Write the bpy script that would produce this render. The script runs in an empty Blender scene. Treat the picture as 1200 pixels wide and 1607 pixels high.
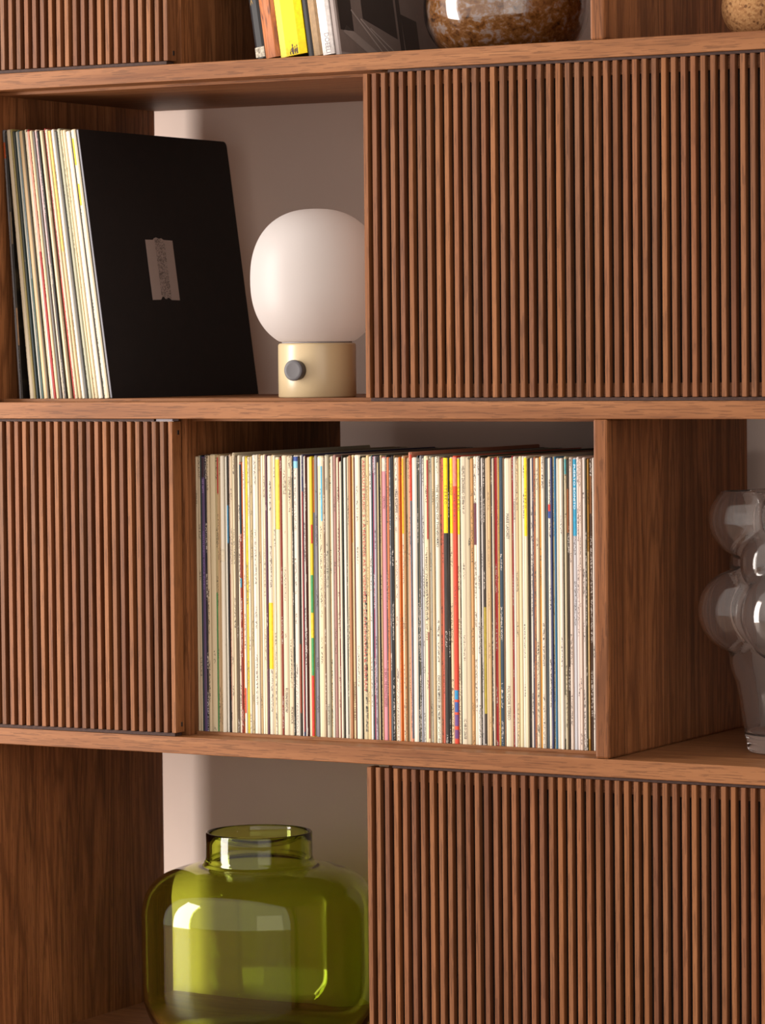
import bpy, bmesh, math, random
from mathutils import Vector, Matrix
random.seed(7)
S = bpy.context.scene
COL = S.collection
MM = 0.001

# ------------------------------------------------------------------ camera
cam_d = bpy.data.cameras.new('camera')
cam = bpy.data.objects.new('camera', cam_d); COL.objects.link(cam)
YAW, PITCH, ROLL, FPX = 0.5119, -0.0453, -0.0102, 5600.4
r_ = Vector((math.cos(YAW), math.sin(YAW), 0)); f_ = Vector((-math.sin(YAW), math.cos(YAW), 0)); u_ = Vector((0, 0, 1))
f2 = math.cos(PITCH)*f_ + math.sin(PITCH)*u_; u2 = math.cos(PITCH)*u_ - math.sin(PITCH)*f_
r3 = math.cos(ROLL)*r_ + math.sin(ROLL)*u2; u3 = math.cos(ROLL)*u2 - math.sin(ROLL)*r_
cam.matrix_world = Matrix(((r3.x, u3.x, -f2.x, 1.96648), (r3.y, u3.y, -f2.y, -3.40215), (r3.z, u3.z, -f2.z, 0.05602), (0, 0, 0, 1)))
cam_d.sensor_fit = 'VERTICAL'; cam_d.sensor_height = 36.0
cam_d.lens = 36.0*FPX/1607.0
cam_d.clip_start = 0.1; cam_d.clip_end = 50
cam_d.dof.use_dof = True; cam_d.dof.focus_distance = 3.98; cam_d.dof.aperture_fstop = 13.0
S.camera = cam

# ------------------------------------------------------------------ world, lamps, exposure
w = bpy.data.worlds.new('room_light'); S.world = w; w.use_nodes = True
bg = w.node_tree.nodes['Background']; bg.inputs[0].default_value = (1.0, 0.90, 0.82, 1); bg.inputs[1].default_value = 1.2

def area(name, loc, target, size, power, colour, sy=None):
    d = bpy.data.lights.new(name, 'AREA'); d.energy = power; d.color = colour
    d.shape = 'RECTANGLE'; d.size = size; d.size_y = sy or size
    o = bpy.data.objects.new(name, d); COL.objects.link(o)
    o.location = loc
    o.rotation_euler = (Vector(target)-Vector(loc)).to_track_quat('-Z', 'Y').to_euler()
    return o
area('window_softbox', (-1.9, -1.3, 0.05), (-0.1, 0.1, 0.0), 0.78, 106, (1.0, 0.925, 0.86), 2.2)
area('added_right_fill', (2.45, -2.9, 0.1), (0.0, 0.2, 0.0), 1.8, 14, (1.0, 0.89, 0.78), 2.4)  # added fill at the right, lifts right-facing panels and bay walls
S.view_settings.view_transform = 'Standard'; S.view_settings.look = 'None'
S.view_settings.exposure = 0.0; S.view_settings.gamma = 1.0; S.view_settings.use_curve_mapping = False
S.cycles.use_denoising = True
S.cycles.max_bounces = 14; S.cycles.transmission_bounces = 14; S.cycles.glossy_bounces = 6; S.cycles.diffuse_bounces = 5

# ------------------------------------------------------------------ materials
def lin(h):
    v = [int(h[i:i+2], 16)/255 for i in (0, 2, 4)]
    return tuple((c/12.92 if c <= .04045 else ((c+.055)/1.055)**2.4) for c in v)

class NT:
    def __init__(s, name):
        s.m = bpy.data.materials.new(name); s.m.use_nodes = True
        s.t = s.m.node_tree; s.n = s.t.nodes; s.b = s.n['Principled BSDF']
    def new(s, typ, **kw):
        n = s.n.new(typ)
        for k, v in kw.items(): setattr(n, k, v)
        return n
    def lk(s, a, b): s.t.links.new(a, b)
    def math(s, op, a, b=None, c=None, clamp=False):
        n = s.new('ShaderNodeMath', operation=op); n.use_clamp = clamp
        for i, v in enumerate((a, b, c)):
            if v is None: continue
            if hasattr(v, 'links'): s.lk(v, n.inputs[i])
            else: n.inputs[i].default_value = v
        return n.outputs[0]
    def noise(s, vec, scale, detail=3, rough=.55, dist=0):
        n = s.new('ShaderNodeTexNoise'); n.inputs['Scale'].default_value = scale; n.inputs['Detail'].default_value = detail
        n.inputs['Roughness'].default_value = rough; n.inputs['Distortion'].default_value = dist
        s.lk(vec, n.inputs['Vector']); return n.outputs['Fac']
    def ramp(s, fac, stops):
        n = s.new('ShaderNodeValToRGB'); e = n.color_ramp.elements
        while len(e) < len(stops): e.new(.5)
        for el, (p, c) in zip(e, stops):
            el.position = p; el.color = (*c, 1) if len(c) == 3 else c
        s.lk(fac, n.inputs[0]); return n.outputs['Color']
    def mix(s, fac, a, b, mode='MIX'):
        n = s.new('ShaderNodeMix', data_type='RGBA', blend_type=mode)
        for sock, v in ((n.inputs[0], fac), (n.inputs[6], a), (n.inputs[7], b)):
            if hasattr(v, 'links'): s.lk(v, sock)
            elif isinstance(v, (int, float)): sock.default_value = v
            else: sock.default_value = (*v, 1)
        return n.outputs[2]
    def coords(s, scale, shift=True):
        tc = s.new('ShaderNodeTexCoord'); out = tc.outputs['Object']
        if shift:
            oi = s.new('ShaderNodeObjectInfo')
            k = s.math('MULTIPLY', oi.outputs['Random'], 7.3)
            ad = s.new('ShaderNodeVectorMath', operation='ADD'); s.lk(out, ad.inputs[0]); s.lk(k, ad.inputs[1]); out = ad.outputs[0]
        mp = s.new('ShaderNodeMapping'); mp.inputs['Scale'].default_value = scale; s.lk(out, mp.inputs['Vector'])
        return mp.outputs[0]
    def set(s, **kw):
        for k, v in kw.items():
            i = s.b.inputs[k.replace('_', ' ')]
            if hasattr(v, 'links'): s.lk(v, i)
            elif isinstance(v, tuple) and len(v) == 3 and i.type == 'RGBA': i.default_value = (*v, 1)
            else: i.default_value = v
        return s
    def bump(s, h, strength, dist=.001):
        n = s.new('ShaderNodeBump'); n.inputs['Strength'].default_value = strength; n.inputs['Distance'].default_value = dist
        s.lk(h, n.inputs['Height']); s.lk(n.outputs[0], s.b.inputs['Normal'])

def wood(name, axis, dark, mid, light, vary=None, rough=.5, rings=.55, stave=0):
    """walnut with the grain along one axis; vary = list of tints picked per object"""
    t = NT(name)
    def sc(across, along): return tuple(along if i == 'XYZ'.index(axis) else across for i in range(3))
    v1 = t.coords(sc(70, 3.2)); v2 = t.coords(sc(620, 26)); v3 = t.coords(sc(15, .9))
    n1 = t.noise(v1, 1, 5, .6, .4); n2 = t.noise(v2, 1, 2, .6); n3 = t.noise(v3, 1, 2, .5, .25)
    base = t.ramp(n1, [(.28, dark), (.5, mid), (.75, light)])
    ring = t.math('SINE', t.math('MULTIPLY', n3, 110.0))
    ring = t.math('POWER', t.math('MULTIPLY_ADD', ring, .5, .5), 3.0)
    base = t.mix(t.math('MULTIPLY', ring, rings), base, tuple(c*.72 for c in dark))
    pore = t.math('GREATER_THAN', n2, .57)
    base = t.mix(t.math('MULTIPLY', pore, .5), base, tuple(c*.5 for c in dark))
    if stave:      # edge-glued staves of slightly different tone across the panel
        tc = t.new('ShaderNodeTexCoord'); sx = t.new('ShaderNodeSeparateXYZ'); t.lk(tc.outputs['Object'], sx.inputs[0])
        ob = t.new('ShaderNodeObjectInfo')
        wn = t.new('ShaderNodeTexWhiteNoise', noise_dimensions='1D')
        t.lk(t.math('ADD', t.math('FLOOR', t.math('MULTIPLY', sx.outputs[1], stave)), t.math('MULTIPLY', ob.outputs['Random'], 50.0)), wn.inputs['W'])
        base = t.mix(1.0, base, t.ramp(wn.outputs[0], [(0, (.74, .72, .70)), (1, (1.16, 1.16, 1.18))]), 'MULTIPLY')
    if vary:
        oi = t.new('ShaderNodeObjectInfo')
        r = t.new('ShaderNodeValToRGB'); r.color_ramp.interpolation = 'CONSTANT'; e = r.color_ramp.elements
        while len(e) < len(vary): e.new(.5)
        for i, c in enumerate(vary): e[i].position = i/len(vary); e[i].color = (*c, 1)
        t.lk(oi.outputs['Random'], r.inputs[0])
        base = t.mix(1.0, base, r.outputs[0], 'MULTIPLY')
    t.set(Base_Color=base, Roughness=rough, Specular_IOR_Level=.2)
    t.bump(t.math('MULTIPLY_ADD', n2, .6, n1), .22, .0004)
    return t.m

WD, WM, WL = (.155, .056, .0195), (.245, .100, .038), (.31, .138, .057)
M_shelf = wood('walnut_along_shelf', 'X', WD, WM, WL, rings=.16)
M_side = wood('walnut_upright', 'Z', (.145, .051, .017), (.275, .104, .036), (.37, .152, .058), rings=.62, stave=21.0)
M_slat = wood('walnut_slat', 'Z', (.135, .049, .018), (.202, .081, .032), (.252, .109, .047),
              vary=[(1, 1, 1), (.84, .80, .84), (1.08, 1.05, .95), (.72, .68, .74), (1.0, .94, .92), (1.15, 1.12, 1.0), (.9, .88, .86), (.8, .82, .9)], rings=.12)
M_rail = wood('walnut_rail', 'X', (.13, .05, .022), (.2, .085, .04), (.27, .12, .06), rings=.2)
t = NT('void_shade_backing'); nz = t.noise(t.coords((30, 30, 2)), 1, 3)  # near-black panel colour stands in for the shaded void behind the slats
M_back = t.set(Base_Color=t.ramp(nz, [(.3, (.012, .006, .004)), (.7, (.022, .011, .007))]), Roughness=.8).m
t = NT('wall_plaster'); nz = t.noise(t.coords((4, 4, 4), False), 1, 4); n2 = t.noise(t.coords((120, 120, 120), False), 1, 3)
M_wall = t.set(Base_Color=t.ramp(nz, [(.3, (.67, .55, .49)), (.7, (.72, .60, .535))]), Roughness=.9).m; t.bump(n2, .12, .001)
t = NT('floor_oak'); nz = t.noise(t.coords((2, 30, 2), False), 1, 4)
M_floor = t.set(Base_Color=t.ramp(nz, [(.3, (.22, .13, .075)), (.7, (.34, .21, .13))]), Roughness=.5).m
def plain(name, c, rough=.5, c2=None, spec=.5, sc=60, metal=0):
    t = NT(name); c2 = c2 or tuple(x*.9 for x in c)
    t.set(Base_Color=t.ramp(t.noise(t.coords((sc,)*3), 1, 3), [(.35, c2), (.65, c)]), Roughness=rough, Specular_IOR_Level=spec, Metallic=metal)
    return t.m
M_screw = plain('black_screw', (.01, .008, .007), .4)
M_track = plain('track_strip', (.058, .031, .025), .6, (.04, .021, .017), .15, 300)
M_tab = plain('grey_nylon', (.17, .14, .16), .5)

# ------------------------------------------------------------------ mesh helpers (millimetres in, metres out)
def link(name, me, mat=None, parent=None, loc=(0, 0, 0)):
    o = bpy.data.objects.new(name, me); COL.objects.link(o)
    if mat is not None and me is not None and not me.materials: me.materials.append(mat)
    if parent: o.parent = parent
    o.location = [c*MM for c in loc]
    return o
def empty(name, loc=(0, 0, 0)):
    o = bpy.data.objects.new(name, None); o.empty_display_size = .02; COL.objects.link(o); o.location = [c*MM for c in loc]
    return o
def tag(o, label, cat, group=None):
    o['label'] = label; o['category'] = cat
    if group: o['group'] = group
    return o
def to_mesh(name, bm, smooth=False):
    me = bpy.data.meshes.new(name); bm.normal_update(); bm.to_mesh(me); bm.free()
    if smooth:
        for p in me.polygons: p.use_smooth = True
    return me
def box_bm(bm, x0, x1, y0, y1, z0, z1, bev=0, seg=1):
    vs = [bm.verts.new((x*MM, y*MM, z*MM)) for x in (x0, x1) for y in (y0, y1) for z in (z0, z1)]
    fs = [bm.faces.new([vs[i] for i in q]) for q in ((0, 1, 3, 2), (4, 6, 7, 5), (0, 4, 5, 1), (2, 3, 7, 6), (0, 2, 6, 4), (1, 5, 7, 3))]
    if bev:
        es = {e for f in fs for e in f.edges}
        bmesh.ops.bevel(bm, geom=list(es), offset=bev*MM, segments=seg, profile=.5, affect='EDGES')
def box_me(name, x0, x1, y0, y1, z0, z1, bev=0, seg=1):
    bm = bmesh.new(); box_bm(bm, x0, x1, y0, y1, z0, z1, bev, seg); bmesh.ops.recalc_face_normals(bm, faces=bm.faces)
    return to_mesh(name, bm)
def board(name, x0, x1, y0, y1, z0, z1, mat, parent, bev=.5):
    """a board whose own origin is its centre, so its grain is its own"""
    cx, cy, cz = (x0+x1)/2, (y0+y1)/2, (z0+z1)/2
    return link(name, box_me(name, x0-cx, x1-cx, y0-cy, y1-cy, z0-cz, z1-cz, bev, 2 if bev else 1), mat, parent, (cx, cy, cz))
def lathe_me(name, prof, seg=64, closed=False):
    """prof: list of (radius, z) in mm; radius 0 ends are poles"""
    bm = bmesh.new(); rings = []
    for r, z in prof:
        if r < 1e-6: rings.append([bm.verts.new((0, 0, z*MM))])
        else: rings.append([bm.verts.new((r*MM*math.cos(2*math.pi*k/seg), r*MM*math.sin(2*math.pi*k/seg), z*MM)) for k in range(seg)])
    pairs = list(zip(rings, rings[1:]))
    if closed: pairs.append((rings[-1], rings[0]))
    for a, b in pairs:
        for k in range(seg):
            k2 = (k+1) % seg
            if len(a) == 1 and len(b) == 1: continue
            if len(a) == 1: bm.faces.new((a[0], b[k2], b[k]))
            elif len(b) == 1: bm.faces.new((a[k], a[k2], b[0]))
            else: bm.faces.new((a[k], a[k2], b[k2], b[k]))
    bmesh.ops.recalc_face_normals(bm, faces=bm.faces)
    return to_mesh(name, bm, True)
def smooth_pts(pts, n=6):
    """Catmull-Rom through the profile points"""
    out = []
    for i in range(len(pts)-1):
        p0 = pts[max(i-1, 0)]; p1 = pts[i]; p2 = pts[i+1]; p3 = pts[min(i+2, len(pts)-1)]
        for k in range(n):
            s = k/n
            out.append(tuple(.5*(2*p1[j]+(p2[j]-p0[j])*s+(2*p0[j]-5*p1[j]+4*p2[j]-p3[j])*s*s+(3*p1[j]-p0[j]-3*p2[j]+p3[j])*s**3) for j in (0, 1)))
    out.append(pts[-1]); return out

# ------------------------------------------------------------------ the setting
wall = link('wall_back', box_me('wall_back', -2600, 2600, 418, 498, -900, 1900), M_wall); wall['kind'] = 'structure'
floor = link('floor', box_me('floor', -2600, 2600, -3000, 498, -930, -861), M_floor); floor['kind'] = 'structure'

# ------------------------------------------------------------------ the bookcase
P, T, D, DECK, CH = 380.0, 19.0, 371.0, 3.5, 35.0
XL, XR = -1010.0, 1010.0
case = empty('bookcase', (0, D/2, -861))
tag(case, 'walnut wall bookcase with staggered bays and sliding slatted doors', 'bookcase')
CZ = 861.0; CY = -D/2
def cb(name, x0, x1, y0, y1, z0, z1, mat, bev=.5): return board(name, x0, x1, y0+CY, y1+CY, z0+CZ, z1+CZ, mat, case, bev)
for k in (2, 1, 0, -1, -2):
    cb('shelf', XL, XR, 0, D, k*P-T, k*P, M_shelf, .8)
cb('plinth', XL+20, XR-20, 25, D-10, -861, -2*P-T, M_shelf)
for x in (XL, XR-17): cb('end_panel', x, x+17, 0.2, D-.2, -2*P, 2*P-T, M_side)
# uprights: (row, right face x, flush with the shelf front?)
ups = {1: [(-211, 0), (328, 1), (850, 0)], 0: [(-473.8, 1), (65, 0), (604, 1)], -1: [(-211, 0), (328, 1), (850, 0)], -2: [(-473.8, 1), (65, 0), (604, 1)]}
for row, us in ups.items():
    z0, z1 = row*P, (row+1)*P-T
    for xr, flush in us:
        cb('upright', xr-17, xr, 0.2 if flush else 20.5, D-.3, z0, z1, M_side, 2.6 if flush else .5)
# raised bay floors and ceilings: they stand back behind the door channel
for row, spans in {1: [(-993, -228.2), (-210.8, 310.8), (328.2+80, 832)], 0: [(-993, -491), (-473.6, 47.8), (65.2, 586.8), (604.2, 993)],
                   -1: [(-993, -228.2), (-210.8, 310.8)], -2: [(-993, -491), (-473.6, 47.8), (65.2, 586.8), (604.2, 993)]}.items():
    for a, b in spans:
        if row == 1 and a > 300: continue
        cb('bay_floor', a, b, CH, D-.5, row*P, row*P+DECK, M_shelf, .3)
        cb('bay_ceiling', a, b, CH, D-.5, (row+1)*P-T-DECK, (row+1)*P-T, M_shelf, .3)

PITCH_S, SW = 11.166, 5.45
def door(row, left, n, cut=(0, 0), screws=()):
    z0, z1 = row*P+4.2, (row+1)*P-T-3.4
    H = z1-z0
    wdt = (n-1)*PITCH_S+SW
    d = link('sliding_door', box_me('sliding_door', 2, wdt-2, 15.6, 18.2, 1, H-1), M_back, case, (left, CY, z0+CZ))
    me = box_me('slat', 0, SW, 0, 8.6, 0, H, .35)
    me2 = box_me('end_slat', 0, SW, 0, 18.4, 0, H, .35)
    for i in range(n):
        end = (i == 0) or (i == n-1)
        link('end_slat' if end else 'slat', me2 if end else me, M_slat, d, (i*PITCH_S+random.uniform(-.12, .12)*(not end), random.uniform(0, .25), 0))
    for za in (.6, H-14.6):
        board('rail', SW+.1, wdt-SW-.1, 8.7, 14.6, za, za+14, M_rail, d, .3)
    # thin sliding strips in the channel over and under the slats
    board('door_track', 1+cut[0], wdt-1-cut[1], 2.5, 17, H+.15, H+3.2, M_track, d, .2)
    board('door_track', 5, wdt-3, 2.5, 17, -4.05, -.25, M_track, d, .2)
    for z in screws:
        link('screw', box_me('screw', -.4, .5, -1.6, 1.6, -2.6, 2.6, .35, 2), M_screw, d, (wdt, 12.5, z))
    return d
door(1, -445.1-11.166*22, 43, (0, 3), screws=(9, 346))
door(0, 35.7, 48, (29, 0))
door(-1, -456.6-11.166*22, 44, (0, 25), screws=(9, 341))
door(-2, 31.8, 48, (30, 0))
# small grey guide tab over the corner of the door beside the long record row
board('door_guide', -240, -218, 3+CY, 16+CY, -T-2.9+CZ, -T-.2+CZ, M_tab, case, .2)

# ------------------------------------------------------------------ record sleeves
t = NT('sleeve_print')
oi = t.new('ShaderNodeObjectInfo'); tc = t.new('ShaderNodeTexCoord'); sp = t.new('ShaderNodeSeparateXYZ'); t.lk(tc.outputs['Object'], sp.inputs[0])
sd = t.math('MULTIPLY', oi.outputs['Random'], 91.0)
cb_ = t.new('ShaderNodeCombineXYZ'); t.lk(t.math('MULTIPLY_ADD', sp.outputs[0], 1100.0, sd), cb_.inputs[0]); t.lk(sd, cb_.inputs[1]); t.lk(t.math('MULTIPLY', sp.outputs[2], 620.0), cb_.inputs[2])
gly = t.math('GREATER_THAN', t.noise(cb_.outputs[0], 1, 2, .6), .53)
cb2 = t.new('ShaderNodeCombineXYZ'); t.lk(sd, cb2.inputs[0]); t.lk(t.math('MULTIPLY', sp.outputs[2], 21.0), cb2.inputs[2])
blk = t.math('GREATER_THAN', t.noise(cb2.outputs[0], 1, 1, .4), .53)
half = t.math('MINIMUM', t.math('MULTIPLY', oi.outputs['Alpha'], .0028), .00115)      # alpha carries the spine width in cm
off = t.math('MULTIPLY', t.math('MULTIPLY', t.math('SUBTRACT', oi.outputs['Random'], .5), oi.outputs['Alpha']), .004)
col_m = t.math('LESS_THAN', t.math('ABSOLUTE', t.math('SUBTRACT', sp.outputs[0], off)), half)
fr = t.math('LESS_THAN', sp.outputs[1], .0009)
mk = t.math('MULTIPLY', t.math('MULTIPLY', gly, blk), t.math('MULTIPLY', col_m, fr))
gt = t.math('GREATER_THAN', t.math('FRACT', t.math('MULTIPLY', oi.outputs['Random'], 37.0)), .25)
mk = t.math('MULTIPLY', t.math('MULTIPLY', mk, gt), .88)
lum = t.new('ShaderNodeRGBToBW'); t.lk(oi.outputs['Color'], lum.inputs[0])
ink = t.mix(t.math('GREATER_THAN', lum.outputs[0], .16), (.55, .5, .45), (.045, .038, .032))
cb3 = t.new('ShaderNodeCombineXYZ'); t.lk(t.math('MULTIPLY_ADD', sp.outputs[0], 900.0, sd), cb3.inputs[0]); t.lk(sd, cb3.inputs[1]); t.lk(t.math('MULTIPLY', sp.outputs[2], 14.0), cb3.inputs[2])
stain = t.noise(cb3.outputs[0], 1, 4, .6)
base = t.mix(t.math('MULTIPLY', t.math('SUBTRACT', stain, .5, None, True), 1.3), oi.outputs['Color'], (.42, .30, .17))
fox = t.noise(t.coords((260, 260, 110)), 1, 3, .7)
base = t.mix(t.math('MULTIPLY', t.math('GREATER_THAN', fox, .70), .35), base, (.45, .36, .25))
t.set(Base_Color=t.mix(mk, t.mix(1.0, base, (.77, .77, .76), 'MULTIPLY'), ink), Roughness=.48, Specular_IOR_Level=.35)
M_sleeve = t.m
INKS = {}
def ink_mat(h):
    if h not in INKS:
        INKS[h] = plain('ink_'+h, lin(h), .5)
    return INKS[h]
def print_mat(h):
    k = 'print_'+h
    if k not in INKS: INKS[k] = plain(k, lin(h), .45, tuple(c*.8 for c in lin(h)), .35, 220)
    return INKS[k]

def prism(bm, poly, z0, z1, top=None):
    a = [bm.verts.new((x*MM, y*MM, z0*MM)) for x, y in poly]
    b = [bm.verts.new((x*MM, y*MM, z1*MM)) for x, y in poly]
    n = len(poly)
    for i in range(n): bm.faces.new((a[i], a[(i+1) % n], b[(i+1) % n], b[i]))
    if top:
        c = [bm.verts.new((x*MM, y*MM, top[1]*MM)) for x, y in top[0]]
        for i in range(n): bm.faces.new((b[i], b[(i+1) % n], c[(i+1) % n], c[i]))
        b = c
    bm.faces.new(list(reversed(a))); bm.faces.new(b)
def sleeve_me(w, h, dep):
    bm = bmesh.new(); q = min(.9, w*.3)
    poly = [(-w/2, dep), (-w/2, q), (-w*.22, .15), (w*.22, .15), (w/2, q), (w/2, dep)]
    top = [(-w/2*.8, dep-1), (-w/2*.8, q+.9), (-w*.2, 1.1), (w*.2, 1.1), (w/2*.8, q+.9), (w/2*.8, dep-1)]
    prism(bm, poly, 0, h-1.1, (top, h))
    bmesh.ops.recalc_face_normals(bm, faces=bm.faces)
    return to_mesh('record_sleeve', bm)
def band_me(w, u0, u1, z0, z1):
    bm = bmesh.new(); a, b = -w/2+u0*w, -w/2+u1*w
    def fy(x):
        q = min(.9, w*.3); ax = abs(x)
        return .15 if ax <= w*.22 else .15+(q-.15)*(ax-w*.22)/(w*.28)
    xs = [a] + [x for x in (-w*.22, w*.22) if a < x < b] + [b]
    poly = [(x, fy(x)-.12) for x in xs] + [(b-.02, fy(b)+.2), (a+.02, fy(a)+.2)]
    prism(bm, poly, z0, z1); bmesh.ops.recalc_face_normals(bm, faces=bm.faces)
    return to_mesh('colour_band', bm)
def lettering(name, txt, parent, length, height, mat, mtx, depth=.0):
    c = bpy.data.curves.new(name, 'FONT'); c.body = txt; c.size = 1.0; c.align_x = 'LEFT'; c.align_y = 'CENTER'; c.resolution_u = 2
    c.materials.append(mat)
    o = bpy.data.objects.new(name, c); COL.objects.link(o); o.parent = parent
    est = max(.2, sum(.30 if ch in " .,'I•-/" else .62 for ch in txt))
    me = bpy.data.meshes.new_from_object(o); bpy.data.objects.remove(o); bpy.data.curves.remove(c)
    me.transform(Matrix.Diagonal((length*MM/est, height*MM*1.25, 1, 1)))
    if not me.materials: me.materials.append(mat)
    me.name = name
    o = bpy.data.objects.new(name, me); COL.objects.link(o); o.parent = parent
    o.matrix_local = mtx
    return o
def spine_mtx(x, y, z):      # reads downwards on a face that looks towards -Y
    return Matrix(((0, 1, 0, x*MM), (0, 0, -1, y*MM), (-1, 0, 0, z*MM), (0, 0, 0, 1)))

ROW=[(-211.3,3.05,'d8c6a8'),(-208.1,3.15,'cdbc9f'),(-204.8,1.95,'1c3038'),(-202.7,3.75,'5b4674'),(-198.8,2.35,'1c1c2c'),(-196.3,3.85,'e2cfad'),(-192.0,6.65,'ecdcb8'),(-185.2,2.75,'c9b98c'),(-182.3,2.15,'d9b98d'),(-180.0,2.05,'cfb084'),(-177.8,4.65,'f4ecda'),(-172.4,3.25,'f6f1e2'),(-169.0,1.75,'201f1e'),(-166.9,2.05,'e0c6b4'),(-164.7,2.55,'ecdab8'),(-162.0,2.75,'f0e3c2'),(-159.1,3.05,'66543f'),(-155.8,3.25,'efe4cc'),(-152.4,2.35,'963a2c'),(-149.9,1.95,'dd7636'),(-147.8,2.85,'f6f2e4'),(-144.8,2.75,'efd12c'),(-141.9,3.25,'ece4cc'),(-138.5,2.55,'d0bb8f'),(-135.8,5.05,'faf2e0'),(-130.6,2.85,'e2d8c4'),(-127.6,2.45,'d8b786'),(-125.0,3.15,'fbf3da'),(-121.7,2.85,'f0e4c2'),(-118.7,2.05,'5f3350'),(-116.5,5.55,'eee4d0'),(-110.8,2.85,'d9c59a'),(-107.8,2.45,'f3ead4'),(-105.1,5.25,'f1e6be'),(-99.7,2.35,'96392a'),(-97.1,6.55,'ecdcbd'),(-90.0,5.95,'e7d4b2'),(-83.9,1.65,'2c3230'),(-82.0,6.15,'f0e6d6'),(-75.7,2.35,'1d120c'),(-73.2,2.35,'f3eee0'),(-70.7,1.45,'4a4f78'),(-69.1,2.85,'f2ede2'),(-65.9,1.25,'4e1512'),(-64.5,4.35,'f1e4c8'),(-60.0,3.35,'efd320'),(-56.5,2.15,'e8c41c'),(-54.2,3.95,'7f7f8a'),(-50.1,7.35,'f0e0ba'),(-42.6,2.25,'7a5a45'),(-40.2,4.25,'cac5ae'),(-35.6,2.65,'ebd4a8'),(-32.8,2.65,'f4eddb'),(-30.0,2.95,'c0908a'),(-26.9,3.55,'eddec0'),(-23.2,1.15,'771511'),(-21.9,2.95,'f2e8d0'),(-18.8,1.45,'2b322a'),(-17.2,3.95,'f6f2e4'),(-13.1,1.35,'1c221f'),(-11.5,1.55,'ecdcb8'),(-9.8,2.25,'d59a72'),(-7.0,3.55,'f7e6b0'),(-3.3,0.85,'5e1a18'),(-2.3,7.05,'f9eed6'),(4.9,1.25,'33372f'),(6.3,5.95,'d8caa4'),(12.5,3.65,'ecd09a'),(16.3,2.45,'fafaf4'),(18.9,0.65,'2b6a78'),(19.7,2.75,'973d5b'),(22.7,2.35,'beb9c8'),(25.2,3.05,'f0deae'),(28.4,1.15,'141414'),(29.7,1.95,'eccfa0'),(31.8,5.35,'e898a6'),(37.3,0.95,'233a3c'),(38.4,3.25,'e07f4e'),(41.8,2.35,'5c6670'),(44.3,2.85,'1a1a1e'),(47.5,1.25,'9a8460'),(48.9,4.75,'f5e4d0'),(53.9,1.45,'ee8436'),(55.5,2.15,'f0792a'),(57.8,1.95,'f8eccb'),(59.9,2.25,'bf8e5c'),(62.3,2.25,'a29274'),(64.7,1.55,'dcc09a'),(66.4,3.75,'e89a7a'),(70.3,5.65,'faf3e4'),(76.1,1.25,'17333d'),(77.5,2.45,'54503e'),(80.1,1.65,'aeb2c0'),(82.0,2.55,'e6e5e2'),(84.7,4.35,'fbeeca'),(89.2,1.75,'efdcba'),(91.1,2.65,'f5eedb'),(93.9,1.15,'6c7f80'),(95.2,3.35,'d9c096'),(98.7,0.65,'2a2622'),(99.5,5.15,'faf3dc'),(104.8,2.15,'be6e46'),(107.5,2.05,'eb7864'),(109.8,5.25,'211f1d'),(115.2,1.45,'14110f'),(116.9,4.35,'f0d8b0'),(121.4,4.75,'e6462e'),(126.4,3.35,'f1dfb8'),(129.9,0.85,'1a1614'),(130.9,7.05,'e8d9be'),(138.1,4.55,'d0c2a2'),(142.9,3.15,'e2ae72'),(146.3,3.95,'f4ebd8'),(150.4,3.75,'f7f2e8'),(154.3,1.15,'17130f'),(155.6,2.35,'dcd6d0'),(158.3,2.95,'2a201a'),(161.4,2.95,'dec6a2'),(164.5,2.65,'ecca98'),(167.3,2.75,'565b66'),(170.2,1.55,'f0e4cc'),(171.9,3.45,'c01a2a'),(175.5,1.05,'d3b488'),(176.7,1.15,'d8a62c'),(178.0,4.65,'2c4658'),(183.1,1.55,'8a6a4a'),(184.8,7.05,'f2e6cc'),(192.0,1.95,'d8c09a'),(194.1,1.15,'b42a34'),(195.4,3.05,'f5eee0'),(198.6,3.45,'e0c89c'),(202.2,3.75,'f2e4ba'),(206.4,2.75,'f7f1e4'),(209.3,3.25,'f4e9c8'),(212.7,2.95,'33302f'),(215.8,2.35,'f4ece0'),(218.3,1.25,'222f5a'),(219.7,3.05,'ab6a46'),(223.1,3.55,'f2e4c6'),(227.1,2.15,'f0a83a'),(229.4,3.75,'f6eede'),(233.4,4.05,'46525a'),(237.6,3.15,'f4ecdc'),(240.9,1.75,'3a4678'),(242.8,2.55,'c9bd94'),(245.5,1.25,'2f86b8'),(246.9,2.95,'f6f3ea'),(250.0,1.85,'ead9b4'),(252.0,3.35,'f8f4ea'),(255.5,1.65,'1e1a1a'),(257.3,2.65,'d4caa8'),(260.1,3.15,'2a1c12'),(263.4,3.65,'e8d6c8'),(267.2,4.35,'d6d8e0'),(271.7,3.15,'f0e0da'),(275.0,3.25,'ecd8ca'),(278.4,3.75,'f4e8e0'),(282.3,1.85,'3c3a2a'),(284.3,1.95,'c9963c'),(286.4,3.55,'42260e'),(290.2,2.45,'ece4da')]
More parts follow.
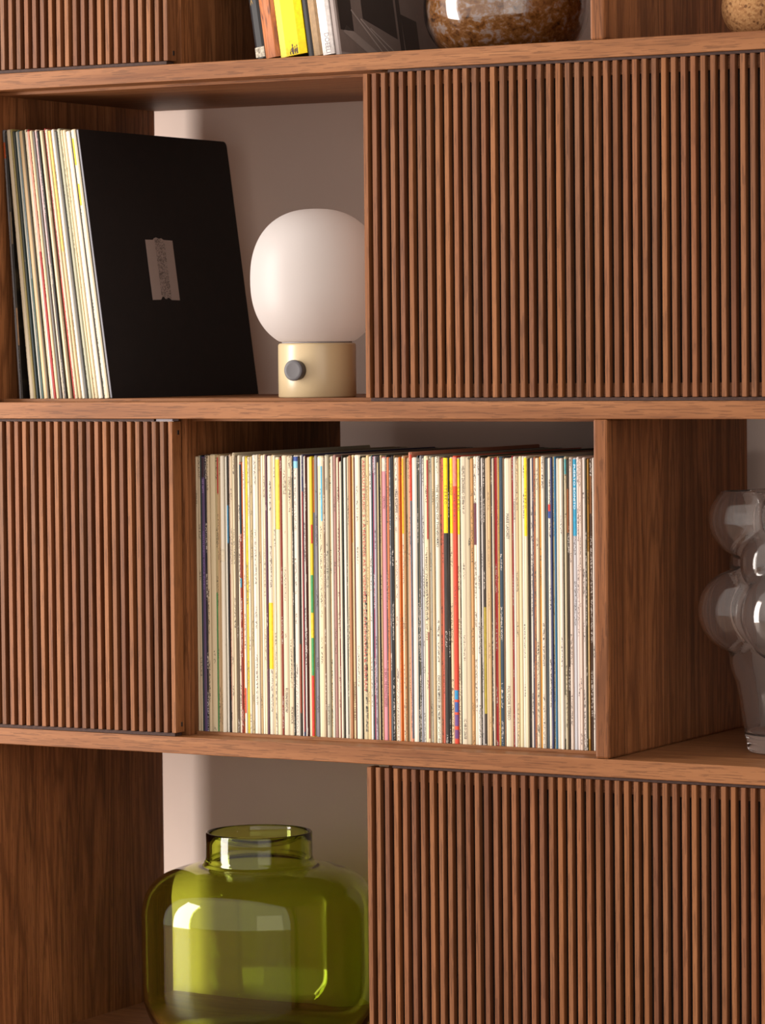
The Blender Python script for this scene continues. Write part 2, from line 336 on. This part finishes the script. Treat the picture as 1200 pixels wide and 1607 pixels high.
BANDS=[(2,0.0,1.0008,'1c3038',0,1),(3,0.0,0.0756,'3c2630',0,1),(7,0.498,0.9982,'3f8a4c',0,0.75),(8,0.0091,0.1393,'b41416',0,0.8),(18,0.0091,0.2638,'0e3c4c',0,1),(12,0.1778,0.3145,'3a86b0',0,1),(21,0.0091,0.3817,'efd020',0.2,1),(33,0.009,0.2599,'f7dd52',0,1),(38,0.0023,0.0203,'2c4a92',0,1),(38,0.0203,0.0451,'86c4d8',0,1),(39,0.6709,0.9185,'8a3a14',0,1),(41,0.1305,0.9854,'a84440',0,1),(45,0.2426,0.31,'c83a2c',0.4,1),(45,0.4224,0.5572,'3f9a5c',0,1),(45,0.5572,0.647,'e8c828',0,1),(45,0.647,0.7818,'3f9a5c',0,1),(45,0.7818,1.0065,'cc3228',0,1),(46,0.009,0.1976,'c23a22',0,0.6),(46,0.1976,1.006,'66666e',0,1),(48,0.0359,0.2311,'5cb6d8',0.55,0.8),(48,0.0067,0.0359,'f4e8c8',0,1),(30,0.5274,0.7651,'f2d21c',0.1,1),(62,0.0089,0.3078,'eea83c',0,0.35),(75,0.0,0.051,'ecd4c4',0,1),(84,0.0088,0.272,'f8c428',0,1),(88,0.0088,0.1679,'de3f26',0.5,1),(88,0.1679,0.9895,'6c727e',0.5,1),(95,0.0088,0.2862,'a8161e',0,1),(95,0.6121,0.9865,'8a1c2c',0.2,0.9),(103,0.0044,0.2657,'f5d800',0,1),(105,0.0044,0.2654,'f5d800',0,1),(107,0.0044,0.2673,'f5d800',0,1),(106,0.0044,0.1052,'ee8a78',0,1),(106,0.8133,0.8462,'2f8ec0',0,1),(106,0.855,0.8901,'3a5aa0',0,1),(106,0.8988,0.9383,'6a4a88',0,1),(106,0.9514,0.9821,'70407a',0,1),(112,0.1617,0.3059,'6b3a46',0.1,1),(133,0.0043,0.2729,'f8e01c',0,1),(142,0.1597,0.1834,'d84a40',0,1),(142,0.1834,0.2071,'3c56a0',0,1),(150,0.0086,0.0602,'4aa4ac',0.2,1),(153,0.0043,0.2664,'35a2cc',0,1),(149,0.8135,0.9642,'d8d4c8',0.2,1),(13,0.4284,0.8841,'b86a4a',0.1,0.4),(18,0.4276,0.4617,'2a8aa8',0.1,0.9),(20,0.8365,0.9274,'d8402c',0,0.7),(116,0.5191,0.89,'a8962c',0,1),(158,0.3173,0.9604,'e0c48c',0,1),(10,0.3377,0.3834,'dfd4b8',0,1),(151,0.1032,0.2538,'8a4a1c',0,0.7),(159,0.06,0.1886,'7a4a1c',0.1,0.8)]
TEXTS=[(0, 0.1238, 0.1879, '• PHILIPS •', '2a2622'), (35, 0.0903, 0.1422, 'TURTLE', '3a322a'), (36, 0.0744, 0.1579, 'STEREO LP 013', '2a2420'), (66, 0.0089, 0.8239, 'ABSOLUTE MUSIC 5 • A REVENGE AS A VIENNESE • SCANDINAVIAN & GERMAN', 'b8201c'), (75, 0.1376, 0.1753, 'ORION', '5a3038'), (75, 0.7456, 0.8876, 'J.S. BACH • THE SWINGLE SINGERS', '4a2430'), (81, 0.1173, 0.1993, 'BELL RECORDS', '1c1a1a'), (62, 0.7986, 0.9324, 'TURNABOUT • THE KEY', '4a4238'), (94, 0.3415, 0.6654, 'STEREO  STARS DER PANFLÖTE  DP 7033', '3a342c'), (98, 0.1122, 0.1716, '• PHILIPS •', '2a2622'), (100, 0.0967, 0.3078, 'THE YEOMEN OF THE GUARD', '2a2622'), (100, 0.763, 0.9301, 'DECCA STEREO  SKL 4624', '26221e'), (103, 0.0988, 0.1713, 'S T E R E O', '1c1806'), (105, 0.0921, 0.136, 'STEREO', '1c1806'), (107, 0.1008, 0.1928, 'S T E R E O', '1c1806'), (109, 0.0328, 0.1752, 'HELMUT ZACHARIAS • 32 Hits', '1a1816'), (109, 0.9108, 0.994, '1C 148-31 256/58', '2a2622'), (133, 0.1083, 0.1819, 'S T E R E O', '4a4006'), (144, 0.0345, 0.276, 'LEO SAYER / ANOTHER YEAR', '1c5a86'), (144, 0.7999, 0.9702, '© 1978 CHRYSALIS RECORDS.', '1c5a86'), (153, 0.0215, 0.1676, 'PUERTO BONITO', 'e8f4fa'), (126, 0.1913, 0.2825, 'MARIE LAFORÊT', '3a342c'), (126, 0.7889, 0.9085, 'POLYDOR STEREO', '5a5248'), (129, 0.1454, 0.217, '• CONTOUR •', '26221e'), (50, 0.0807, 0.1255, 'TELEFUNKEN', '5a5648'), (50, 0.8806, 0.959, 'TELEFUNKEN', '4a463a'), (4, 0.8879, 1.0252, 'THE SOUND', 'cac6d8'), (3, 0.0824, 0.1374, 'HIT FIFTY', 'b49ad0'), (3, 0.2702, 0.4762, 'GENTLEMEN, DECCA INTRO', '8e78b6'), (35, 0.8308, 0.9099, 'RUBIN ORION', '4a4036'), (36, 0.8977, 0.9541, 'PICKWICK', '1a1816')]
LEAN=[(-454.9,4.3,'77777c'),(-450.2,10.5,'1d1813'),(-439.3,6.5,'e9dbc0'),(-432.4,3.2,'a3935a'),(-428.6,3.0,'26383a'),(-425.2,2.7,'dfe0d4'),(-422.3,2.7,'4c6a68'),(-419.3,5.8,'efcfa2'),(-413.1,2.6,'57503f'),(-410.1,2.5,'f2e4c4'),(-407.2,2.7,'f6efdf'),(-404.1,3.2,'b2161e'),(-400.6,4.1,'ecdab0'),(-396.1,3.2,'77736f'),(-392.5,3.2,'f0d8c0'),(-388.9,3.2,'343434'),(-385.3,4.9,'efdcb4'),(-380.0,2.3,'6b5434'),(-377.3,2.7,'8e1a20'),(-374.3,3.8,'f1e0bd'),(-370.2,4.1,'efd2a2'),(-365.7,4.9,'f7efe0'),(-360.4,4.1,'5c5c58'),(-355.9,4.9,'b4b59c'),(-350.6,3.2,'eedab2'),(-347.1,4.6,'f0ddb6'),(-342.1,6.2,'f5efe0'),(-335.6,1.4,'1a1a1a'),(-333.8,7.0,'f2e5c6')]

def hue(h):
    r, g, b = [int(h[i:i+2], 16) for i in (0, 2, 4)]
    mx, mn = max(r, g, b), min(r, g, b)
    if mx < 62: return 'black' if mx-mn < 22 else ('dark brown' if r > b else 'dark teal')
    if mx-mn < 26: return 'white' if mx > 225 else ('pale grey' if mx > 165 else 'slate grey')
    if r >= g >= b:
        if mn > 205: return 'off-white'
        if r > 215 and g > 190 and b > 120: return 'cream'
        if g > 175 and b < 100: return 'yellow'
        if g > 175: return 'buff'
        if r > 200 and g < 100: return 'red'
        if r > 200: return 'orange'
        if g > r*.8: return 'khaki'
        if g < r*.45: return 'dark red'
        return 'brown'
    if r >= b >= g: return 'pink' if r > 200 else ('plum' if r > 140 or g < 70 else 'mauve')
    if b >= r >= g: return 'purple' if mx-mn > 40 else 'lavender'
    if b >= g >= r: return 'navy' if mx < 110 else 'blue'
    return 'green' if mx < 140 else 'sage'
def nth(n):
    return f"{n}{'th' if 10 <= n % 100 <= 20 else {1: 'st', 2: 'nd', 3: 'rd'}.get(n % 10, 'th')}"
NOTE = {}
for i, _, _, s, _ in TEXTS: NOTE.setdefault(i, 'lettered')
for i, a, b, c, u0, u1 in BANDS: NOTE.setdefault(i, f'{hue(c)}-marked')
FLOOR3 = -P+DECK
for i, (x, wd, c) in enumerate(ROW):
    h = 315.2+random.uniform(-1.6, 1.4)
    if i in (15,): h += 3.2
    if i in (18, 19, 56, 72): h -= 7
    if abs(x-66) < 1.2: h += 4
    o = link('record_sleeve', sleeve_me(wd, h, 314-random.uniform(0, 3)), M_sleeve, None, (x+wd/2, 38+random.uniform(0, 2.2), FLOOR3+.05))
    o.color = (*lin(c), wd/10)
    tag(o, f'{NOTE[i]+" " if i in NOTE else "thin " if wd < 2 else ""}{hue(c)} record spine, {nth(i+1)} of the upright row counted from the slatted door', 'record', 'records in the upright row')
    for j, a, b, bc, u0, u1 in BANDS:
        if j == i: link('colour_band', band_me(wd, u0, u1, max(.4, h*(1-b)), min(h-1.3, h*(1-a))), print_mat(bc), o)
    for j, a, b, s, ic in TEXTS:
        if j == i: lettering('spine_lettering', s, o, h*(b-a), min(wd*.62, 3.9), ink_mat(ic), spine_mtx(0, -.02, h*(1-a)))

i65 = [i for i, q in enumerate(TEXTS) if q[3].startswith('ABSOLUTE')][0]; i65 = TEXTS[i65][0]
o65 = [q for q in bpy.data.objects if q.get('group') == 'records in the upright row'][i65]
link('marbled_print', band_me(ROW[i65][1], .52, .98, 8, 165), plain('marbled_ink', (.60, .52, .36), .5, (.02, .03, .028), .3, 420), o65)
ANG = [3.4, 3.4]+[5.1+2.6*k/26 for k in range(27)]
def lean(o, x, y, z, ang): o.location = (x*MM, y*MM, z*MM); o.rotation_euler = (0, -math.radians(ang), 0)
for i, (x, wd, c) in enumerate(LEAN):
    wd = {0: 3.6, 1: 2.4}.get(i, wd*.84); x = {1: -451.1}.get(i, x)
    h = 315+random.uniform(-2.5, 1.5)+(3 if i == 18 else 0)-(2.5 if i > 24 else 0)
    o = link('record_sleeve', sleeve_me(wd, h, 313), M_sleeve)
    o.color = (*lin(c), wd/10)
    for v in o.data.vertices: v.co.x += wd/2*MM
    lean(o, x, 38+random.uniform(0, 2.5), DECK+.05, ANG[i])
    tag(o, f'{hue(c)} record spine leaning beside the lamp, {nth(len(LEAN)-i)} from the black sleeve', 'record', 'leaning records beside the lamp')
def lean_band(i, a, b, c, u0=0, u1=1):
    o = [q for q in bpy.data.objects if q.get('group') == 'leaning records beside the lamp'][i]
    wd = max(v.co.x for v in o.data.vertices)/MM
    bo = link('colour_band', band_me(wd, u0, u1, 313*(1-b), 313*(1-a)), print_mat(c), o, (wd/2, 0, 0))
LE = len(LEAN)-1
lean_band(LE, .03, .13, 'f2c81a', .0, .45); lean_band(LE, .2, .28, 'f2c81a', .0, .45); lean_band(20, .0, .45, 'f4d56a', .1, .9)
lean_band(14, .0, .5, 'e8b8b8'); lean_band(6, .0, .55, '7a8a90', .1, .9); lean_band(18, .55, 1, 'b02a20', .1, .8); lean_band(11, .0, .45, 'e09a80', .1, .9)
lean_band(0, .04, .1, 'a8481c'); lean_band(1, .3, .42, '6a5a44'); lean_band(1, .66, .8, '8a6a4c')

# the black sleeve that closes the leaning row
BW, BH, BD = 2.6, 314.0, 324.0
def side_poly(bm, pts, x0, x1):
    a = [bm.verts.new((x0*MM, y*MM, z*MM)) for y, z in pts]; b = [bm.verts.new((x1*MM, y*MM, z*MM)) for y, z in pts]
    n = len(pts)
    for i in range(n): bm.faces.new((a[i], a[(i+1) % n], b[(i+1) % n], b[i]))
    bm.faces.new(list(reversed(a))); bm.faces.new(b)
    bmesh.ops.recalc_face_normals(bm, faces=bm.faces)
pts = [(0, 0), (BD, 0), (BD, BH-7)] + [(BD-7+7*math.cos(k*math.pi/12), BH-7+7*math.sin(k*math.pi/12)) for k in range(1, 7)] + [(0, BH)]
bm = bmesh.new(); side_poly(bm, pts, 0, BW)
M_black = plain('black_card', (.0085, .0062, .006), .62, (.0065, .005, .005), .25)
bs = link('record_sleeve', to_mesh('record_sleeve', bm), M_black); lean(bs, -324.6, 38, DECK+.05, 7.75)
tag(bs, 'black record sleeve with a crinkled grey sticker leaning beside the globe lamp', 'record')
link('spine_edge', box_me('spine_edge', .1, BW-.1, -.5, .3, .5, BH-.8, .3), plain('slate_card', (.16, .16, .19), .5), bs)
# sticker: rectangle with a torn notch at its bottom edge and a lifted lip at the top
t = NT('sticker_foil')
v = t.coords((1, 150, 210), False); n1 = t.noise(v, 1, 2, .55, 2.5)
tc = t.new('ShaderNodeTexCoord'); sp2 = t.new('ShaderNodeSeparateXYZ'); t.lk(tc.outputs['Object'], sp2.inputs[0])
mid = t.math('LESS_THAN', t.math('ABSOLUTE', t.math('SUBTRACT', sp2.outputs[1], .0305)), .0105)
mk = t.math('MULTIPLY', t.math('GREATER_THAN', n1, .52), mid)
t.set(Base_Color=t.mix(t.math('MULTIPLY', mk, .75), (.30, .235, .21), (.06, .045, .04)), Roughness=.5)
t.bump(t.math('MULTIPLY', n1, mid), .8, .002)
bm = bmesh.new()
pts = [(0, 0), (18, .4), (21, 3.6), (25, 4.4), (28, 1.6), (31, 1.2), (34, 3.4), (38, 2.2), (41, .2), (59, 0), (59, 72), (40, 72.4), (35, 74.4), (30, 73.6), (24, 75.2), (19, 74), (17, 72.2), (0, 72)]
side_poly(bm, pts, 0, .35)
link('sticker', to_mesh('sticker', bm), t.m, bs, (BW+.02, 111.8, 115.3))

# ------------------------------------------------------------------ leaning books on the top shelf
M_pages = plain('book_paper', (.62, .54, .42), .8)
def book(x, wd, c, h, dep, ang, y, label, mat=None, top=0):
    t_ = min(2.2, wd*.2)
    bm = bmesh.new(); q = min(2.5, wd*.25)
    prism(bm, [(0, dep), (0, q), (wd*.25, .3), (wd*.75, .3), (wd, q), (wd, dep), (wd-t_, dep), (wd-t_, q+3), (t_, q+3), (t_, dep)], 0, h)
    bmesh.ops.recalc_face_normals(bm, faces=bm.faces)
    o = link('book', to_mesh('book', bm), mat or print_mat(c)); lean(o, x, y, P+DECK+.05, ang)
    link('pages', box_me('pages', t_+.05, wd-t_-.05, q+3.1, dep-3, 2.5, h-2.5), M_pages, o)
    return tag(o, label, 'book', 'books leaning on the top shelf')
M_bk = plain('black_cloth', (.014, .013, .015), .35)
b1 = book(-125.7, 13, None, 262, 205, 8.3, 42, 'black book with gold spine lettering and a pale label, nearest the slatted door', M_bk)
M_gold = plain('gold_foil', (.42, .25, .06), .4)
lettering('spine_lettering', 'DIE WELT DER MUSIK', b1, 150, 3.4, M_gold, spine_mtx(4.0, .0, 212))
link('spine_label', box_me('spine_label', .6, 12.6, -.1, .8, 1.5, 13, .2), plain('mottled_label', (.75, .68, .55), .6, (.2, .17, .13), .4, 260), b1)
t = NT('orange_grain'); v = t.coords((130, 130, 14)); n1 = t.noise(v, 1, 4, .6, 2.2)
M_or = t.set(Base_Color=t.ramp(n1, [(.3, (.10, .025, .006)), (.46, (.42, .12, .02)), (.62, (.50, .16, .05)), (.8, (.33, .10, .05))]), Roughness=.4).m
book(-112.3, 18.6, None, 268, 215, 7.85, 40, 'orange brown book with dark flowing streaks on its spine', M_or)
b3 = book(-92.8, 34.2, 'f4d800', 255, 200, 7.8, 40, 'thick bright yellow book with tiny dark figures at the foot of its spine')
fg = bmesh.new()
for x, hh, wdt in ((14.2, 7, 1), (17.5, 12.5, 2.4), (20.5, 10, 1.4), (23, 11, 1.7)):
    box_bm(fg, x-wdt*.5, x+wdt*.5, .1, .5, 1, hh*.72, .15); box_bm(fg, x-wdt*.35, x+wdt*.35, .1, .5, hh*.76, hh, .2)
    box_bm(fg, x-wdt*.9, x-wdt*.4, .1, .5, hh*.3, hh*.62, .1)
bmesh.ops.recalc_face_normals(fg, faces=fg.faces)
link('spine_emblem', to_mesh('spine_emblem', fg), ink_mat('4a3010'), b3)
book(-57.9, 6.9, None, 258, 200, 7.8, 42, 'thin black book between the yellow book and the tan book', M_bk)
book(-50.4, 11.6, 'a88a66', 250, 200, 7.8, 41, 'tan brown book beside the white book')
b6 = book(-38.3, 14.6, 'f4efec', 262, 205, 7.8, 40, 'white book with thin grey capital letters down its spine')
lettering('spine_lettering', 'DOEELI', b6, 24, 6.6, ink_mat('8a8488'), spine_mtx(8.2, .12, 24.5))
b7 = book(-23.2, 7.3, '9c8c84', 290, 250, 7.8, 43, 'grey photo book showing its dark cover photograph beside the speckled vase', plain('grey_board', (.33, .27, .25), .6))
def face_print(name, poly, c, off):
    bm = bmesh.new(); side_poly(bm, poly, 0, .12)
    return link(name, to_mesh(name, bm), plain('photo_'+c, lin(c), .3), b7, (7.3+off, 0, 0))
face_print('cover_photo', [(2, 3), (248, 3), (248, 288), (2, 288)], '7a6c66', .02)
for poly in ([(6, 28), (36, 28), (36, 200), (6, 200)], [(60, 44), (136, 26), (136, 170), (60, 170)], [(141, 12), (150, 6), (150, 200), (141, 200)], [(153, 2.6), (186, 4), (186, 50), (150, 56)]):
    face_print('photo_dark_block', [(y, max(3.2, z)) for y, z in poly], '2e2725', .16)  # dark printed blocks of the cover picture
face_print('photo_step', [(12, 26), (20, 34), (96, 3.4), (66, 3.4)], '938680', .16)
for k in range(3): face_print('photo_line', [(34+20*k, 52-9*k), (36+20*k, 53-9*k), (104+18*k, 4), (101+18*k, 4)], 'a89c96', .17)

# ------------------------------------------------------------------ globe lamp
lamp = empty('globe_lamp', (-75, 84, DECK))
tag(lamp, 'opal glass globe lamp on a cream cylinder base with a grey knob', 'lamp')
M_cream = plain('cream_lacquer', (.50, .395, .235), .28, (.49, .385, .23), .5, 8)
link('base', lathe_me('base', [(0, 0), (42, 0), (43.3, .5), (44, 1.8), (44, 58.5), (43.5, 60.3), (42.2, 61.3), (39, 61.6), (0, 61.6)], 96), M_cream, lamp)
link('collar', lathe_me('collar', [(0, 61), (39.6, 61), (39.6, 63), (0, 63)], 64), plain('grey_collar', (.30, .28, .29), .5), lamp)
prof = []
for k in range(0, 41):
    a = -1.03+(math.pi/2+1.03)*k/40
    ca, sa = math.cos(a), math.sin(a)
    prof.append((74.6*abs(ca)**.84, 133+79.6*math.copysign(abs(sa)**.87, sa)))
prof[-1] = (0, 133+79.6)
prof = [(0, prof[0][1]-.6), (prof[0][0]-3, prof[0][1]-.4)]+prof
t = NT('opal_glass')
df = t.new('ShaderNodeBsdfDiffuse'); df.inputs['Color'].default_value = (.70, .67, .66, 1)
tl = t.new('ShaderNodeBsdfTranslucent'); tl.inputs['Color'].default_value = (.80, .73, .69, 1)
gl = t.new('ShaderNodeBsdfGlossy'); gl.inputs['Roughness'].default_value = .45
m1 = t.new('ShaderNodeMixShader'); m1.inputs[0].default_value = .5; t.lk(df.outputs[0], m1.inputs[1]); t.lk(tl.outputs[0], m1.inputs[2])
m2 = t.new('ShaderNodeMixShader'); m2.inputs[0].default_value = .035; t.lk(m1.outputs[0], m2.inputs[1]); t.lk(gl.outputs[0], m2.inputs[2])
t.lk(m2.outputs[0], t.n['Material Output'].inputs['Surface'])
zmin = min(z for r, z in prof)
link('shade', lathe_me('shade', [(r, z-zmin+62.9) if z > zmin+20 else (r, z-zmin+62.9) for r, z in prof], 96), t.m, lamp)
kn = link('knob', lathe_me('knob', [(0, 0), (10.9, 0), (10.9, 6.5), (11.7, 7.2), (11.7, 10.2), (11.2, 10.7), (8, 10.6), (0, 10.1)], 48), plain('grey_rubber', (.062, .056, .062), .5), lamp, (0, -43, 31))
kn.rotation_euler = (math.pi/2, 0, 0)

# ------------------------------------------------------------------ glass things
def glass(name, c, rough=.0, ior=1.45):
    t = NT(name); t.set(Base_Color=c, Roughness=rough, IOR=ior, Transmission_Weight=1.0, Specular_IOR_Level=.5); return t.m
gv = empty('green_glass_vase', (-219, 182, -2*P+DECK)); 
tag(gv, 'large olive green glass vase with a short wide neck on the lower shelf', 'vase')
outer = [(60, 0), (96, .8), (112, 5), (126, 18), (136, 38), (139.6, 58), (140, 80), (140, 135), (139.6, 156), (134, 175), (122, 190), (104, 199.5), (84, 205), (70, 207.5), (66.4, 209.2)]
outer = [(0, 0)]+smooth_pts(outer, 5)
neck = [(65.4, 210.5), (65.2, 212), (63.8, 214), (63, 217), (62.8, 235), (62.9, 245.2), (62.2, 246.2), (60.5, 246.4), (59.4, 245.6), (59, 244), (59, 216), (60, 211), (61.5, 206.5)]
inner = [(66, 203.5), (84, 200.6), (103, 195), (119, 186.5), (130.2, 173), (135.4, 155), (135.8, 135), (135.8, 80), (135.3, 59), (132, 41), (122.5, 23), (110, 11), (95, 7.2), (60, 6.4)]
prof = outer+neck+smooth_pts(inner, 5)+[(0, 6.4)]
link('body', lathe_me('body', prof, 128), glass('olive_glass', (.78, .88, .265)), gv)

# bubble vase: a foot, and a body of swelling lobes blended into one skin
bv = empty('bubble_glass_vase', (478, 158, -P)); 
tag(bv, 'clear glass vase of swelling bubble shapes at the edge of the bay', 'vase')
lobes = []   # (angle deg, radial offset, z, radius)
for zc, ro, rr, a0, n in ((152, 63, 45, 209, 5), (250, 56, 40, 209, 4), (205, 44, 38, 262, 4), (96, 42, 33, 283, 4)):
    for k in range(n):
        a = math.radians(a0+360*k/n); q = 1+.06*math.sin(k*1.7)
        lobes.append((ro*math.cos(a), ro*math.sin(a), zc+(0 if k == 0 else 8*math.sin(k*2.1+zc)), rr*q))
def rad(th, z):
    c, s = math.cos(th), math.sin(th)
    base = 55+.16*min(z, 85)-8*max(0, min(1, (z-85)/120))
    acc = math.exp(base/6.0)
    for lx, ly, lz, lr in lobes:
        b = lx*c+ly*s; q = lr*lr-(z-lz)**2-(lx*lx+ly*ly-b*b)
        if q > 0: acc += math.exp((b+math.sqrt(q))/6.0)
    return 6.0*math.log(acc)
M_smoky = glass('clear_smoky_glass', (.90, .87, .86)); M_smoky.node_tree.nodes['Principled BSDF'].inputs['Transmission Weight'].default_value = .975
NT_, NZ = 120, 110
HT = 281.0
def bubble(name, offset, z0, z1):
    rows = []
    for j in range(NZ+1):
        z = z0+(z1-z0)*j/NZ
        zz = min(max(z, 0), HT)
        rows.append([rad(2*math.pi*k/NT_, zz)-offset for k in range(NT_)])
    for _ in range(2):
        rows = [[.5*rows[j][k]+.125*(rows[j][k-1]+rows[j][(k+1) % NT_]+rows[max(j-1, 0)][k]+rows[min(j+1, NZ)][k]) for k in range(NT_)] for j in range(NZ+1)]
    return rows
ro_ = bubble('o', 0, 16, HT); ri_ = bubble('i', 3.6, 20, HT)
bm = bmesh.new(); G = []
def ring(fn, z): return [bm.verts.new((fn(k)*MM*math.cos(2*math.pi*k/NT_), fn(k)*MM*math.sin(2*math.pi*k/NT_), z*MM)) for k in range(NT_)]
G.append(ring(lambda k: 52.5, 0)); G.append(ring(lambda k: 54.5, .8)); G.append(ring(lambda k: 55.4, 4)); G.append(ring(lambda k: 55.8, 13))
for j in range(NZ+1): G.append(ring(lambda k: ro_[j][k], 16+(HT-16)*j/NZ))
top_in = []
for j in range(NZ, -1, -1): G.append(ring(lambda k: ri_[j][k], 20+(HT-20)*j/NZ))
for a, b in zip(G, G[1:]):
    for k in range(NT_): bm.faces.new((a[k], a[(k+1) % NT_], b[(k+1) % NT_], b[k]))
c0 = bm.verts.new((0, 0, 0)); c1 = bm.verts.new((0, 0, 18*MM))
for k in range(NT_):
    bm.faces.new((c0, G[0][(k+1) % NT_], G[0][k])); bm.faces.new((G[-1][k], G[-1][(k+1) % NT_], c1))
bmesh.ops.recalc_face_normals(bm, faces=bm.faces)
link('body', to_mesh('body', bm, True), M_smoky, bv)

# amber speckled vase
av = empty('speckled_glass_vase', (134, 152, P+DECK)); 
tag(av, 'round brown and grey speckled glass vase on the top shelf', 'vase')
t = NT('tortoise_glass')
v = t.coords((75, 75, 95), False); n1 = t.noise(v, 1, 4, .62, .5); v2 = t.coords((220, 220, 260), False); n2 = t.noise(v2, 1, 2, .6)
mx = t.math('MULTIPLY_ADD', n2, .35, t.math('MULTIPLY', n1, .8))
t.set(Base_Color=t.ramp(mx, [(.40, (.04, .012, .002)), (.50, (.20, .075, .012)), (.60, (.34, .155, .038)), (.69, (.42, .34, .30)), (.84, (.52, .47, .46))]), Roughness=.12, Coat_Weight=.3, Coat_Roughness=.05, Specular_IOR_Level=.4)
M_tort = t.m
pr_ = smooth_pts([(50, 0), (64, 2), (76, 12), (85.5, 30), (89, 52), (86, 76), (76, 100), (60, 120), (44, 136), (36, 150), (36, 168), (42, 182)], 5)
link('body', lathe_me('body', [(0, 0)]+pr_+[(39, 181), (33, 167), (33, 150), (41, 134), (0, 60)], 96), M_tort, av, (0, 0, 1.5))
shell = [(r+3.6, z*1.01-1.2+.6) for r, z in pr_]
link('glass_skin', lathe_me('glass_skin', [(0, -.4)]+shell+[(r+.6, z) for r, z in reversed(pr_)]+[(0, -.1)], 96), glass('clear_skin', (.93, .91, .92)), av, (0, 0, 1.5))

# cork ball
t = NT('cork'); v = t.coords((1, 1, 1), False)
vo = t.new('ShaderNodeTexVoronoi'); vo.inputs['Scale'].default_value = 420; t.lk(v, vo.inputs['Vector'])
sepc = t.new('ShaderNodeSeparateColor'); t.lk(vo.outputs['Color'], sepc.inputs[0])
cc = t.ramp(sepc.outputs[0], [(.0, (.17, .07, .022)), (.14, (.34, .155, .055)), (.5, (.46, .235, .09)), (1, (.54, .30, .125))])
t.set(Base_Color=cc, Roughness=.85); t.bump(vo.outputs['Distance'], .35, .001)
cbm = bmesh.new(); bmesh.ops.create_uvsphere(cbm, u_segments=64, v_segments=40, radius=34.6*MM)
ck = link('cork_ball', to_mesh('cork_ball', cbm, True), t.m, None, (452.5, 107, P+34.6))
tag(ck, 'round cork ball on the top shelf in the bay past the upright', 'ball')
